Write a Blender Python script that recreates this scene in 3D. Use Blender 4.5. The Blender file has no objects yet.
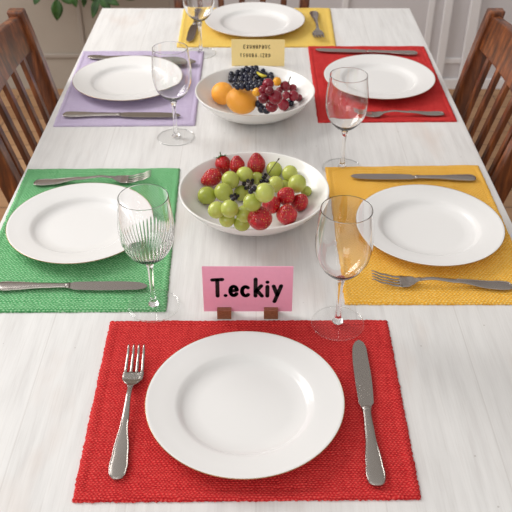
import bpy, math, random
from mathutils import Vector, Quaternion, Matrix
random.seed(7)
C = bpy.context.scene.collection
PI = math.pi
TZ = 0.75                      # table top height
CAMZ = TZ + 0.787
PITCH = math.radians(36.2)
F = 780.0
sp, cp = math.sin(PITCH), math.cos(PITCH)

def ray(px, py):
    a = (px-256)/F; b = -(py-256)/F
    return Vector((a, cp + b*sp, -sp + b*cp))
def at(px, py, z=TZ):
    d = ray(px, py); t = (z-CAMZ)/d.z
    return Vector((d.x*t, d.y*t, z))

# ------------------------------------------------------------------ materials
def nt(name):
    m = bpy.data.materials.new(name); m.use_nodes = True
    t = m.node_tree; b = t.nodes['Principled BSDF']
    return m, t, b
def lin(c):
    return tuple((x/12.92 if x <= .04045 else ((x+.055)/1.055)**2.4) for x in c) + (1,)
def hexc(h):
    return lin(tuple(int(h[i:i+2], 16)/255 for i in (0, 2, 4)))
def simple(name, h, rough=.5, metal=0, **kw):
    m, t, b = nt(name)
    b.inputs['Base Color'].default_value = hexc(h)
    b.inputs['Roughness'].default_value = rough
    b.inputs['Metallic'].default_value = metal
    for k, v in kw.items(): b.inputs[k].default_value = v
    return m
def N(t, typ, **kw):
    n = t.nodes.new(typ)
    for k, v in kw.items(): setattr(n, k, v)
    return n
def math_(t, op, a, b=None):
    n = t.nodes.new('ShaderNodeMath'); n.operation = op
    for i, v in enumerate((a, b)):
        if v is None: continue
        if isinstance(v, (int, float)): n.inputs[i].default_value = v
        else: t.links.new(v, n.inputs[i])
    return n.outputs[0]
def ramp(t, fac, stops):
    n = t.nodes.new('ShaderNodeValToRGB')
    e = n.color_ramp.elements
    while len(e) > 1: e.remove(e[-1])
    e[0].position = stops[0][0]; e[0].color = stops[0][1]
    for p, c in stops[1:]:
        x = e.new(p); x.color = c
    t.links.new(fac, n.inputs[0]); return n.outputs[0]
def mix(t, fac, a, b, mode='MIX'):
    n = t.nodes.new('ShaderNodeMix'); n.data_type = 'RGBA'; n.blend_type = mode
    if isinstance(fac, (int, float)): n.inputs[0].default_value = fac
    else: t.links.new(fac, n.inputs[0])
    for i, v in ((6, a), (7, b)):
        if isinstance(v, tuple): n.inputs[i].default_value = v
        else: t.links.new(v, n.inputs[i])
    return n.outputs[2]
def objco(t, scale=(1, 1, 1), rot=(0, 0, 0)):
    tc = N(t, 'ShaderNodeTexCoord'); mp = N(t, 'ShaderNodeMapping')
    mp.inputs['Scale'].default_value = scale; mp.inputs['Rotation'].default_value = rot
    t.links.new(tc.outputs['Object'], mp.inputs['Vector']); return mp.outputs[0]
def noise(t, co, scale, detail=4, rough=.5):
    n = N(t, 'ShaderNodeTexNoise'); n.inputs['Scale'].default_value = scale
    n.inputs['Detail'].default_value = detail; n.inputs['Roughness'].default_value = rough
    t.links.new(co, n.inputs['Vector']); return n.outputs[0]
def bump(t, b, h, strength, dist):
    n = N(t, 'ShaderNodeBump'); n.inputs['Strength'].default_value = strength
    n.inputs['Distance'].default_value = dist
    t.links.new(h, n.inputs['Height']); t.links.new(n.outputs[0], b.inputs['Normal'])

def m_weave(name, hbase, hlow, hhigh, pitch=.0050, strength=.9):
    m, t, b = nt(name)
    co = objco(t)
    s = N(t, 'ShaderNodeSeparateXYZ')
    wob = N(t, 'ShaderNodeTexNoise'); wob.inputs['Scale'].default_value = 70; wob.inputs['Detail'].default_value = 3
    t.links.new(co, wob.inputs['Vector'])
    t.links.new(co, s.inputs[0])
    w = math_(t, 'MULTIPLY', math_(t, 'SUBTRACT', wob.outputs[0], .5), .007)
    X = math_(t, 'ADD', s.outputs[0], w); Y = math_(t, 'ADD', s.outputs[1], w)
    q = pitch*.62
    yr = math_(t, 'DIVIDE', Y, q)
    row = math_(t, 'FLOOR', yr)
    rib = math_(t, 'ABSOLUTE', math_(t, 'SINE', math_(t, 'MULTIPLY', yr, PI)))
    ph = math_(t, 'ADD', math_(t, 'MULTIPLY', X, 2*PI/pitch), math_(t, 'MULTIPLY', row, PI))
    dash = math_(t, 'ADD', math_(t, 'MULTIPLY', math_(t, 'SINE', ph), .5), .5)
    h = math_(t, 'ADD', math_(t, 'MULTIPLY', math_(t, 'MULTIPLY', rib, dash), .75), math_(t, 'MULTIPLY', rib, .25))
    thr = noise(t, objco(t, (1, .06, 1)), 300, 2)
    thr2 = noise(t, objco(t, (.06, 1, 1)), 300, 2)
    fz = noise(t, co, 700, 3)
    tv = math_(t, 'ADD', math_(t, 'MULTIPLY', thr, .5), math_(t, 'MULTIPLY', thr2, .5))
    v = math_(t, 'ADD', math_(t, 'MULTIPLY', h, .42), math_(t, 'MULTIPLY', math_(t, 'ADD', math_(t, 'MULTIPLY', tv, .6), math_(t, 'MULTIPLY', fz, .4)), .68))
    col = ramp(t, v, [(.30, hexc(hlow)), (.48, hexc(hbase)), (.72, hexc(hhigh))])
    t.links.new(col, b.inputs['Base Color'])
    b.inputs['Roughness'].default_value = .9
    b.inputs['Specular IOR Level'].default_value = .15
    hh = math_(t, 'ADD', h, math_(t, 'MULTIPLY', math_(t, 'ADD', fz, tv), .5))
    bump(t, b, hh, strength, .0016)
    return m

def m_table():
    m, t, b = nt('whitewashed_wood')
    co = objco(t)
    grain = noise(t, objco(t, (9, .7, 1)), 9, 8, .6)
    fine = noise(t, objco(t, (60, 1.2, 1)), 8, 6, .65)
    blotch = noise(t, objco(t, (1, .6, 1)), 5, 5, .55)
    pink = noise(t, objco(t, (2.2, .8, 1)), 4.5, 3, .5)
    c1 = ramp(t, grain, [(.30, hexc('D7D4D2')), (.46, hexc('E0DEDC')), (.62, hexc('E6E4E2'))])
    c2 = ramp(t, fine, [(.30, hexc('E8E5E2')), (.5, hexc('FFFFFF'))])
    c = mix(t, .4, c1, c2, 'MULTIPLY')
    pf = ramp(t, pink, [(.60, (0, 0, 0, 1)), (.78, (1, 1, 1, 1))])
    c = mix(t, math_(t, 'MULTIPLY', pf, .5), c, hexc('D2BDB0'))
    bf = ramp(t, blotch, [(.35, (1, 1, 1, 1)), (.6, (0, 0, 0, 1))])
    c = mix(t, math_(t, 'MULTIPLY', bf, .22), c, hexc('C9C3BE'))
    # plank seams along the table's length
    s = N(t, 'ShaderNodeSeparateXYZ'); t.links.new(co, s.inputs[0])
    fr = math_(t, 'FRACT', math_(t, 'ADD', math_(t, 'DIVIDE', s.outputs[0], .155), 10.5))
    d = math_(t, 'ABSOLUTE', math_(t, 'SUBTRACT', fr, .5))
    seam = math_(t, 'LESS_THAN', d, .006)
    c = mix(t, math_(t, 'MULTIPLY', seam, .22), c, hexc('A89F98'))
    # tiny specks of worn paint
    vo = N(t, 'ShaderNodeTexVoronoi'); vo.inputs['Scale'].default_value = 26
    t.links.new(co, vo.inputs['Vector'])
    sk = math_(t, 'LESS_THAN', vo.outputs['Distance'], .035)
    c = mix(t, math_(t, 'MULTIPLY', sk, .5), c, hexc('9C9088'))
    t.links.new(c, b.inputs['Base Color'])
    b.inputs['Roughness'].default_value = .55
    b.inputs['Specular IOR Level'].default_value = .3
    hh = math_(t, 'SUBTRACT', math_(t, 'ADD', math_(t, 'MULTIPLY', fine, .6), grain), seam)
    bump(t, b, hh, .12, .0008)
    return m

def m_wood(name, dark, midc, light, axis=(14, 14, 1.2), rough=.32):
    m, t, b = nt(name)
    g = noise(t, objco(t, axis), 5, 7, .6)
    c = ramp(t, g, [(.3, hexc(dark)), (.5, hexc(midc)), (.7, hexc(light))])
    t.links.new(c, b.inputs['Base Color'])
    b.inputs['Roughness'].default_value = rough
    b.inputs['Coat Weight'].default_value = .25
    b.inputs['Coat Roughness'].default_value = .2
    bump(t, b, g, .15, .001)
    return m

def m_floor():
    m, t, b = nt('oak_floor')
    br = N(t, 'ShaderNodeTexBrick')
    br.inputs['Color1'].default_value = hexc('B08A66'); br.inputs['Color2'].default_value = hexc('9C7552')
    br.inputs['Mortar'].default_value = hexc('6A4C34'); br.inputs['Scale'].default_value = 1
    br.inputs['Mortar Size'].default_value = .003
    br.inputs['Brick Width'].default_value = 1.1; br.inputs['Row Height'].default_value = .12
    t.links.new(objco(t), br.inputs['Vector'])
    g = noise(t, objco(t, (1, 14, 1)), 5, 6, .6)
    c = mix(t, .5, br.outputs[0], ramp(t, g, [(.3, hexc('B9A28C')), (.7, hexc('FFFFFF'))]), 'MULTIPLY')
    t.links.new(c, b.inputs['Base Color']); b.inputs['Roughness'].default_value = .45
    return m

def m_straw():
    m, t, b = nt('strawberry_flesh')
    co = objco(t)
    vo = N(t, 'ShaderNodeTexVoronoi'); vo.inputs['Scale'].default_value = 230
    vo.inputs['Randomness'].default_value = .45
    t.links.new(co, vo.inputs['Vector'])
    nz = noise(t, co, 70, 3)
    base = ramp(t, nz, [(.35, hexc('9C0C1A')), (.6, hexc('C01822')), (.8, hexc('D83228'))])
    ring = ramp(t, vo.outputs['Distance'], [(.16, (1, 1, 1, 1)), (.24, (0, 0, 0, 1))])
    c = mix(t, ring, base, hexc('E0A050'))
    t.links.new(c, b.inputs['Base Color'])
    b.inputs['Roughness'].default_value = .28
    b.inputs['Subsurface Weight'].default_value = .15
    b.inputs['Subsurface Radius'].default_value = (.006, .0015, .001)
    hgt = ramp(t, vo.outputs['Distance'], [(.0, (.3, .3, .3, 1)), (.14, (.0, .0, .0, 1)), (.5, (1, 1, 1, 1))])
    bump(t, b, hgt, .9, .0012)
    return m

def m_grape(name, lo, hi, sss=.3, rough=.22, bloom=None):
    m, t, b = nt(name)
    co = objco(t)
    oi = N(t, 'ShaderNodeObjectInfo')
    n = noise(t, co, 45, 3)
    v = math_(t, 'ADD', math_(t, 'MULTIPLY', n, .6), math_(t, 'MULTIPLY', oi.outputs['Random'], .4))
    c = ramp(t, v, [(.25, hexc(lo)), (.75, hexc(hi))])
    if bloom:
        bl = ramp(t, noise(t, co, 90, 4), [(.5, (0, 0, 0, 1)), (.75, (1, 1, 1, 1))])
        c = mix(t, math_(t, 'MULTIPLY', bl, .35), c, hexc(bloom))
    t.links.new(c, b.inputs['Base Color'])
    b.inputs['Roughness'].default_value = rough
    b.inputs['Subsurface Weight'].default_value = sss
    b.inputs['Subsurface Radius'].default_value = (.008, .008, .003)
    return m
def m_orange():
    m, t, b = nt('orange_peel')
    co = objco(t)
    c = ramp(t, noise(t, co, 30, 3), [(.3, hexc('F49A24')), (.7, hexc('FCB444'))])
    t.links.new(c, b.inputs['Base Color'])
    b.inputs['Roughness'].default_value = .45
    b.inputs['Subsurface Weight'].default_value = .1
    b.inputs['Subsurface Radius'].default_value = (.004, .002, .001)
    bump(t, b, noise(t, co, 500, 2), .25, .0006)
    return m
def m_glass(name='clear_glass', thin=.8):
    m, t, b = nt(name)
    b.inputs['Base Color'].default_value = (1, 1, 1, 1)
    b.inputs['Roughness'].default_value = 0
    b.inputs['IOR'].default_value = 1.48
    b.inputs['Transmission Weight'].default_value = 1
    if thin <= 0: return m
    out = [n for n in t.nodes if n.type == 'OUTPUT_MATERIAL'][0]
    lw = N(t, 'ShaderNodeLayerWeight'); lw.inputs['Blend'].default_value = .5
    tr = N(t, 'ShaderNodeBsdfTransparent')
    tint = ramp(t, lw.outputs['Facing'], [(0, (1, 1, 1, 1)), (.72, (.985, .988, .988, 1)), (.88, (.88, .89, .89, 1)), (1, (.3, .31, .32, 1))])
    t.links.new(tint, tr.inputs[0])
    gl = N(t, 'ShaderNodeBsdfGlossy'); gl.inputs['Roughness'].default_value = .02
    fw = math_(t, 'ADD', math_(t, 'MULTIPLY', math_(t, 'POWER', lw.outputs['Facing'], 5.0), .7), .022)
    m1 = N(t, 'ShaderNodeMixShader'); t.links.new(fw, m1.inputs[0])
    t.links.new(tr.outputs[0], m1.inputs[1]); t.links.new(gl.outputs[0], m1.inputs[2])
    m2 = N(t, 'ShaderNodeMixShader'); m2.inputs[0].default_value = thin
    t.links.new(b.outputs[0], m2.inputs[1]); t.links.new(m1.outputs[0], m2.inputs[2])
    t.links.new(m2.outputs[0], out.inputs[0])
    return m
def m_steel():
    m, t, b = nt('stainless_steel')
    b.inputs['Roughness'].default_value = .24
    b.inputs['Metallic'].default_value = 1
    b.inputs['Base Color'].default_value = hexc('ABA49E')
    return m
def m_porcelain(name='white_porcelain', h='EAE8E6'):
    m, t, b = nt(name)
    b.inputs['Base Color'].default_value = hexc(h)
    b.inputs['Roughness'].default_value = .22
    b.inputs['Coat Weight'].default_value = .15
    b.inputs['Coat Roughness'].default_value = .05
    return m
def m_card(name, h):
    m, t, b = nt(name)
    n = noise(t, objco(t), 160, 4)
    c = mix(t, .06, hexc(h), ramp(t, n, [(.3, (.4, .4, .4, 1)), (.7, (1, 1, 1, 1))]), 'MULTIPLY')
    t.links.new(c, b.inputs['Base Color']); b.inputs['Roughness'].default_value = .75
    bump(t, b, n, .1, .0005)
    return m
def m_wall(name, h1, h2):
    m, t, b = nt(name)
    n = noise(t, objco(t), 3, 4)
    c = ramp(t, n, [(.35, hexc(h1)), (.65, hexc(h2))])
    t.links.new(c, b.inputs['Base Color']); b.inputs['Roughness'].default_value = .6
    return m
def m_leaf():
    m, t, b = nt('glossy_leaf')
    n = noise(t, objco(t), 30, 3)
    c = ramp(t, n, [(.35, hexc('1E3A18')), (.65, hexc('3C6328'))])
    t.links.new(c, b.inputs['Base Color']); b.inputs['Roughness'].default_value = .35
    return m

M = dict(
    table=m_table(),
    red=m_weave('red_woven_cotton', 'D42E30', 'A2161E', 'F05A54'),
    green=m_weave('green_woven_cotton', '6EB87A', '3A8850', 'A6D8A8', .0062),
    yellow=m_weave('golden_yellow_woven_cotton', 'FEBE48', 'E29E22', 'FFD880', .0062),
    pale=m_weave('pale_yellow_woven_cotton', 'FBD468', 'ECBB48', 'FFE490'),
    purple=m_weave('lilac_woven_cotton', 'C6B6D2', 'B2A0C2', 'DCD2E6', .0050, .7),
    porcelain=m_porcelain(), bowl=m_porcelain('bowl_porcelain', 'E8E5E1'),
    gold=simple('gilt_edge', 'B08A5A', .3, .6),
    glass=m_glass('clear_glass', 0), cut=m_glass('cut_glass', 0), solid=m_glass('solid_glass', 0), footg=m_glass('foot_glass', 1), steel=m_steel(),
    chair=m_wood('brown_chair_wood', '30170B', '643214', '98562A', (14, 14, 1.4)),
    darkwood=m_wood('dark_chair_wood', '2E1610', '4E2A1C', '6B3C28', (14, 14, 1.4)),
    block=m_wood('walnut_block', '6E432C', '8E5C40', 'A4714F', (40, 200, 200), .5),
    pink=m_card('pink_card', 'F5A8C2'), ycard=m_card('yellow_card', 'FFE59E'),
    ink=simple('black_ink', '0A0A0A', .55), ink2=simple('brown_ink', '5A4418', .6),
    floor=m_floor(), wall=m_wall('grey_white_paint', 'C9C5C6', 'D0CCCD'),
    trim=m_wall('white_trim_paint', 'DEDBDB', 'E4E1E1'),
    door=m_wall('beige_paint', 'A0968A', 'A89E92'),
    doorline=simple('beige_moulding_paint', '9E948A', .6),
    straw=m_straw(), ggrape=m_grape('green_grape_skin', '98A236', 'C2C866'),
    rgrape=m_grape('red_grape_skin', '5C0818', '8C1428', .1, .2, 'A84058'),
    bgrape=m_grape('blue_black_grape_skin', '0E0E1C', '1A1A30', 0, .25, '3C4468'),
    dgrape=m_grape('dark_berry_skin', '15101A', '221826', 0, .3),
    ygrape=m_grape('yellow_berry_skin', 'E89C18', 'F6BE3A', .1, .3),
    orange=m_orange(), stem=simple('brown_stem', '3C3020', .7),
    sepal=simple('green_sepal', '3A5A22', .6), leaf=m_leaf(),
    pot=simple('terracotta', 'A8623E', .8), soil=simple('potting_soil', '2B1E16', .95),
    scar=simple('grape_scar', '6E6A2A', .8), ylw=simple('yellow_green_peel', 'C8B830', .4),
)

# ------------------------------------------------------------------ mesh helpers
class MB:
    def __init__(s): s.v = []; s.f = []
    def add(s, vs, fs):
        o = len(s.v); s.v += [tuple(v) for v in vs]; s.f += [tuple(i+o for i in f) for f in fs]
    def box(s, lo, hi):
        x0, y0, z0 = lo; x1, y1, z1 = hi
        s.add([(x0,y0,z0),(x1,y0,z0),(x1,y1,z0),(x0,y1,z0),(x0,y0,z1),(x1,y0,z1),(x1,y1,z1),(x0,y1,z1)],
              [(0,3,2,1),(4,5,6,7),(0,1,5,4),(1,2,6,5),(2,3,7,6),(3,0,4,7)])
    def lathe(s, prof, n=64, flute=None):
        """prof: list of (r, z), closed if start and end are on axis"""
        vs = []; fs = []; rings = []
        for k, (r, z) in enumerate(prof):
            if r < 1e-6:
                rings.append([len(vs)]); vs.append((0, 0, z))
            else:
                a0 = len(vs); rings.append(list(range(a0, a0+n)))
                for i in range(n):
                    a = 2*PI*i/n
                    rr = r + (flute(k, r, z, a) if flute else 0)
                    vs.append((rr*math.cos(a), rr*math.sin(a), z))
        for A, B in zip(rings, rings[1:]):
            if len(A) == 1 and len(B) == 1: continue
            for i in range(n):
                j = (i+1) % n
                if len(A) == 1: fs.append((A[0], B[j], B[i]))
                elif len(B) == 1: fs.append((A[i], A[j], B[0]))
                else: fs.append((A[i], A[j], B[j], B[i]))
        s.add(vs, fs)
    def tube(s, pts, rad, n=10):
        pts = [Vector(p) for p in pts]
        if not hasattr(rad, '__len__'): rad = [rad]*len(pts)
        rings = []
        vs = []; up = Vector((0.013, .11, 1)).normalized()
        for i, p in enumerate(pts):
            d = (pts[min(i+1, len(pts)-1)] - pts[max(i-1, 0)]).normalized()
            a = d.cross(up)
            if a.length < .05: a = d.cross(Vector((1, 0, 0)))
            a.normalize(); b = d.cross(a)
            rings.append(len(vs))
            for k in range(n):
                t = 2*PI*k/n
                vs.append(p + (a*math.cos(t) + b*math.sin(t))*rad[i])
        fs = []
        for r0, r1 in zip(rings, rings[1:]):
            for k in range(n):
                j = (k+1) % n
                fs.append((r0+k, r0+j, r1+j, r1+k))
        fs.append(tuple(rings[0]+k for k in range(n))[::-1]); fs.append(tuple(rings[-1]+k for k in range(n)))
        s.add(vs, fs)
    def loft(s, secs, flip=False):
        """secs: list of equal-length closed rings of points"""
        n = len(secs[0]); vs = [p for r in secs for p in r]; fs = []
        for i in range(len(secs)-1):
            for k in range(n):
                j = (k+1) % n
                fs.append((i*n+k, i*n+j, (i+1)*n+j, (i+1)*n+k))
        fs.append(tuple(range(n))[::-1]); fs.append(tuple((len(secs)-1)*n+k for k in range(n)))
        s.add(vs, fs)
    def build(s, name, mat, parent=None, smooth=True, bevel=0, sub=0, loc=None):
        me = bpy.data.meshes.new(name); me.from_pydata(s.v, [], s.f); me.materials.append(mat)
        import bmesh
        bm = bmesh.new(); bm.from_mesh(me)
        bmesh.ops.recalc_face_normals(bm, faces=bm.faces)
        bm.to_mesh(me); bm.free()
        for p in me.polygons: p.use_smooth = smooth
        o = bpy.data.objects.new(name, me); C.objects.link(o)
        if parent: o.parent = parent
        if loc is not None: o.location = loc
        if bevel:
            b = o.modifiers.new('bevel', 'BEVEL'); b.width = bevel; b.segments = 3
            b.limit_method = 'ANGLE'; b.angle_limit = .6
            b.harden_normals = smooth
        if sub:
            u = o.modifiers.new('sub', 'SUBSURF'); u.levels = sub; u.render_levels = sub
        return o

def tag(o, label=None, cat=None, group=None, kind=None):
    if label: o['label'] = label
    if cat: o['category'] = cat
    if group: o['group'] = group
    if kind: o['kind'] = kind
    return o
def empty(name, loc=(0, 0, 0), rz=0, label=None, cat=None, group=None):
    o = bpy.data.objects.new(name, None); C.objects.link(o)
    o.location = loc; o.rotation_euler = (0, 0, rz); o.empty_display_size = .05
    return tag(o, label, cat, group)
def dup(o, parent=None, **kw):
    c = o.copy(); C.objects.link(c); c.parent = parent
    for ch in [x for x in list(C.objects) if x.parent == o]: dup(ch, c)
    return c

# ------------------------------------------------------------------ room
WY = 3.444
def struct(mb, name, mat, **kw):
    return tag(mb.build(name, mat, smooth=False, **kw), kind='structure')
b = MB(); b.box((-2.4, -.9, -.04), (2.4, WY+.1, 0)); struct(b, 'floor', M['floor'])
b = MB(); b.box((-2.4, WY, 0), (2.4, WY+.1, 2.7)); struct(b, 'wall_back', M['wall'])
b = MB(); b.box((-.25, WY-.014, .0), (2.4, WY, .05)); struct(b, 'baseboard_back', M['trim'], bevel=.003)
# beige panelled double door on the left half
b = MB(); b.box((-1.75, WY-.012, .0), (-.30, WY, 2.2)); d = struct(b, 'door_1', M['door'], bevel=.002)
def frame(x0, x1, z0, z1, w, y0, y1, mat, parent, name):
    b = MB()
    b.box((x0, y0, z0), (x0+w, y1, z1)); b.box((x1-w, y0, z0), (x1, y1, z1))
    b.box((x0+w, y0, z0), (x1-w, y1, z0+w)); b.box((x0+w, y0, z1-w), (x1-w, y1, z1))
    return b.build(name, mat, parent, smooth=False, bevel=.004)
frame(-1.62, -.775, .155, 1.95, .020, WY-.020, WY-.012, M['doorline'], d, 'panel_moulding')
frame(-.68, -.36, .155, 1.95, .020, WY-.020, WY-.012, M['doorline'], d, 'panel_moulding')
# white pilaster mouldings on the right half
def xw(px, py=40):
    r = ray(px, py); t = WY/r.y; return r.x*t
k = 1
for a, c2, dep in ((439, 447, .02), (464, 474, .024)):
    b = MB(); b.box((xw(a), WY-dep, .05), (xw(c2), WY, 2.7)); struct(b, 'trim_%d' % k, M['trim'], bevel=.004); k += 1
b = MB(); b.box((xw(447), WY-.008, .125), (xw(464), WY, .15)); struct(b, 'trim_3', M['trim'], bevel=.003)
b = MB(); b.box((xw(340), WY-.010, .12), (xw(430), WY, .15)); b.box((xw(424), WY-.010, .15), (xw(430), WY, 2.2)); b.box((xw(340), WY-.010, .15), (xw(346), WY, 2.2))
struct(b, 'trim_4', M['trim'], bevel=.003)

# ------------------------------------------------------------------ table
TW, TY0, TY1 = .465, .30, 2.344
tb = empty('dining_table', (0, (TY0+TY1)/2, 0), label='long whitewashed wooden dining table set for a meal', cat='table')
hy = (TY1-TY0)/2
b = MB(); b.box((-TW, -hy, TZ-.032), (TW, hy, TZ)); b.build('tabletop', M['table'], tb, smooth=False, bevel=.003)
b = MB()
for a in ((-TW+.05, -hy+.06, TW-.05, -hy+.08), (-TW+.05, hy-.08, TW-.05, hy-.06), (-TW+.05, -hy+.08, -TW+.07, hy-.08), (TW-.07, -hy+.08, TW-.05, hy-.08)):
    b.box((a[0], a[1], TZ-.11), (a[2], a[3], TZ-.032))
b.build('apron', M['table'], tb, smooth=False)
for sx in (-1, 1):
    for sy in (-1, 1):
        b = MB(); x, y = sx*(TW-.065), sy*(hy-.075)
        def sq(h, z): return [(x-h, y-h, z), (x+h, y-h, z), (x+h, y+h, z), (x-h, y+h, z)]
        b.loft([sq(.022, 0), sq(.028, .3), sq(.034, TZ-.11), sq(.034, TZ-.032)])
        b.build('leg', M['table'], tb, smooth=False, bevel=.003)

# ------------------------------------------------------------------ placemats
MT = .0034
def placemat(cs, mat, label, fringe=0):
    P = [at(*c) for c in cs]            # TL TR BR BL
    for p in P:
        p.x = max(-TW+.006, min(TW-.006, p.x)) if fringe < 2 else p.x
    c = sum(P, Vector())/4
    root = tag(MB_mat([p-c for p in P], mat), label, 'placemat', 'woven placemats')
    root.location = (c.x, c.y, TZ+.0002)
    root.name = 'placemat'; return root
def MB_mat(P, mat):
    TL, TR, BR, BL = P
    nx, ny = 120, 90
    rnd = random.Random(3)
    def pt(u, v):
        return (TL*(1-u)+TR*u)*(1-v) + (BL*(1-u)+BR*u)*v
    b = MB(); top = []; vs = []
    jit = [[rnd.uniform(-1, 1) for _ in range(nx+ny)] for _ in range(4)]
    for j in range(ny+1):
        for i in range(nx+1):
            u, v = i/nx, j/ny
            p = pt(u, v); e = min(i, nx-i, j, ny-j)
            # hem: a raised double fold just inside the border
            z = MT
            if e <= 3: z = MT + .0009
            if e == 4: z = MT - .0009
            if e == 0: z = MT*.55
            z += .0005*math.sin(u*23+v*9)*math.sin(v*17-u*5)
            if e == 0:
                k = .0007
                if i == 0: p = p + Vector((-1, 0, 0))*k*(jit[0][j]+(.8 if j % 2 else -.4))
                if i == nx: p = p + Vector((1, 0, 0))*k*(jit[1][j]+(.8 if j % 2 else -.4))
                if j == 0: p = p + Vector((0, 1, 0))*k*(jit[2][i]+(.8 if i % 2 else -.4))
                if j == ny: p = p + Vector((0, -1, 0))*k*(jit[3][i]+(.8 if i % 2 else -.4))
            vs.append((p.x, p.y, z))
    fs = []
    W = nx+1
    for j in range(ny):
        for i in range(nx):
            fs.append((j*W+i, (j+1)*W+i, (j+1)*W+i+1, j*W+i+1))
    n0 = len(vs)
    bd = [i for i in range(W)] + [j*W+nx for j in range(1, ny+1)] + [ny*W+i for i in range(nx-1, -1, -1)] + [j*W for j in range(ny-1, 0, -1)]
    for q in bd: vs.append((vs[q][0], vs[q][1], 0))
    L = len(bd)
    for a in range(L):
        c2 = (a+1) % L
        fs.append((bd[a], bd[c2], n0+c2, n0+a))
    fs.append(tuple(n0+a for a in range(L)))
    b.add(vs, fs)
    return b.build('placemat', mat)
placemat([(110.5, 322), (387, 321), (421, 500), (72, 503)], M['red'], 'bright red woven placemat at the near end of the table')
placemat([(28, 170), (180, 169), (166, 312), (-36, 313)], M['green'], 'green woven placemat on the left side of the table')
placemat([(325, 168), (478, 166), (540, 305), (345, 305)], M['yellow'], 'golden yellow woven placemat on the right side of the table')
placemat([(83, 52), (204, 52), (195, 126), (53, 127)], M['purple'], 'pale lilac woven placemat at the far left of the table')
placemat([(308, 47), (424, 47), (457, 122), (318, 123)], M['red'], 'dark red woven placemat at the far right, behind the yellow one')
placemat([(184, 9), (330, 9), (336, 47.5), (177.5, 47.5)], M['pale'], 'pale yellow woven placemat at the far end of the table')
MZ = TZ + .0002 + MT + .0014

# ------------------------------------------------------------------ plates
def plate_obj(R):
    k = R/.135
    prof = [(0, .0045), (.062, .0042), (.083, .0047), (.0880, .0080), (.0920, .0122), (.097, .0139), (.115, .0165), (.131, .0196), (.1345, .0205), (.1352, .0200),
            (.1345, .0188), (.125, .0160), (.105, .0115), (.092, .0085), (.086, .0042), (.080, .0016), (.078, 0), (.074, 0), (.072, .0018), (0, .0018)]
    prof = [(r*k, z) for r, z in prof]
    b = MB(); b.lathe(prof, 96)
    o = b.build('dinner_plate', M['porcelain'])
    t = MB(); pts = []
    n = 96; r0 = .1350*k
    vs = []; fs = []
    for i in range(n):
        a = 2*PI*i/n
        for q in range(6):
            bq = 2*PI*q/6
            r = r0 + .0005*math.cos(bq)
            vs.append((r*math.cos(a), r*math.sin(a), .0200 + .0005*math.sin(bq)))
    for i in range(n):
        for q in range(6):
            fs.append((i*6+q, i*6+(q+1) % 6, ((i+1) % n)*6+(q+1) % 6, ((i+1) % n)*6+q))
    t.add(vs, fs); rim = t.build('rim_line', M['gold'], o); rim['label'] = 'thin gilt line round the rim'
    return o
def plate(x0, x1, y0, y1, label):
    zr = MZ + .0205
    xc = (x0+x1)/2
    A = at(xc, y0, zr); B = at(xc, y1, zr)
    cy = (A.y+B.y)/2
    # centre depth gives the width
    Z = cy*cp + (CAMZ-zr)*sp
    R = (x1-x0)/2*Z/F; Rd = (A.y-B.y)/2
    cx = (xc-256)*Z/F
    R = max(.128, min(.142, .5*R+.5*Rd))
    o = plate_obj(R); o.location = (cx, cy, MZ)
    print('plate', label[:30], round(R, 4), 'depth est', round(Rd, 4), cx, cy)
    return tag(o, label, 'plate', 'white dinner plates')
plate(146, 344, 331, 479, 'large white dinner plate on the near red placemat')
plate(8.5, 153, 183, 263, 'white dinner plate on the green placemat')
plate(357.7, 502, 185, 265, 'white dinner plate on the golden yellow placemat')
plate(75, 182, 55, 101, 'white dinner plate on the lilac placemat')
plate(324.5, 434, 54, 99, 'white dinner plate on the far red placemat')
plate(206, 303.5, 1.5, 37, 'white dinner plate on the pale yellow placemat at the far end')

# ------------------------------------------------------------------ cutlery (local: handle end at origin, runs along +X)
def ring(x, w, zc, th, n=12, dish=0):
    """cross-section ring at x: width w (full), thickness th, centre height zc, dish lowers the middle"""
    r = []
    for k in range(n):
        a = 2*PI*k/n
        cy_, sz = math.cos(a), math.sin(a)
        yy = math.copysign(abs(cy_)**.8, cy_)*w/2
        z = zc + math.copysign(abs(sz)**.7, sz)*th/2 - dish*(1-(2*yy/w)**2 if w > 0 else 0)
        r.append((x, yy, z))
    return r
def interp(tab, x):
    for (a, b), (c, d) in zip(tab, tab[1:]):
        if x <= c:
            t = (x-a)/(c-a) if c > a else 0
            t = t*t*(3-2*t)
            return b+(d-b)*t
    return tab[-1][1]
def handle_mesh(L, wtab, ztab, th=.0026, n=40):
    b = MB(); secs = []
    for i in range(n+1):
        x = L*i/n
        if i == 0: x = .0003
        secs.append(ring(x, interp(wtab, x), interp(ztab, x), interp([(0, th*.8), (.01, th), (L, th*1.1)], x)))
    b.loft(secs)
    return b
def handle_bead(b, x0, x1, wtab, ztab, th, off=.0011):
    # raised beading following the edge of the handle's spoon-shaped end
    pts = []
    n = 24
    for i in range(n+1):
        x = x1-(x1-x0)*i/n; pts.append((x, interp(wtab, x)/2-off, interp(ztab, x)+th*.25))
    pts.append((x0-.0006, 0, interp(ztab, x0)+th*.25))
    q = [(x, -y, z) for x, y, z in pts[:-1]][::-1]
    b.tube(pts+q, .0010, 10)
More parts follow.
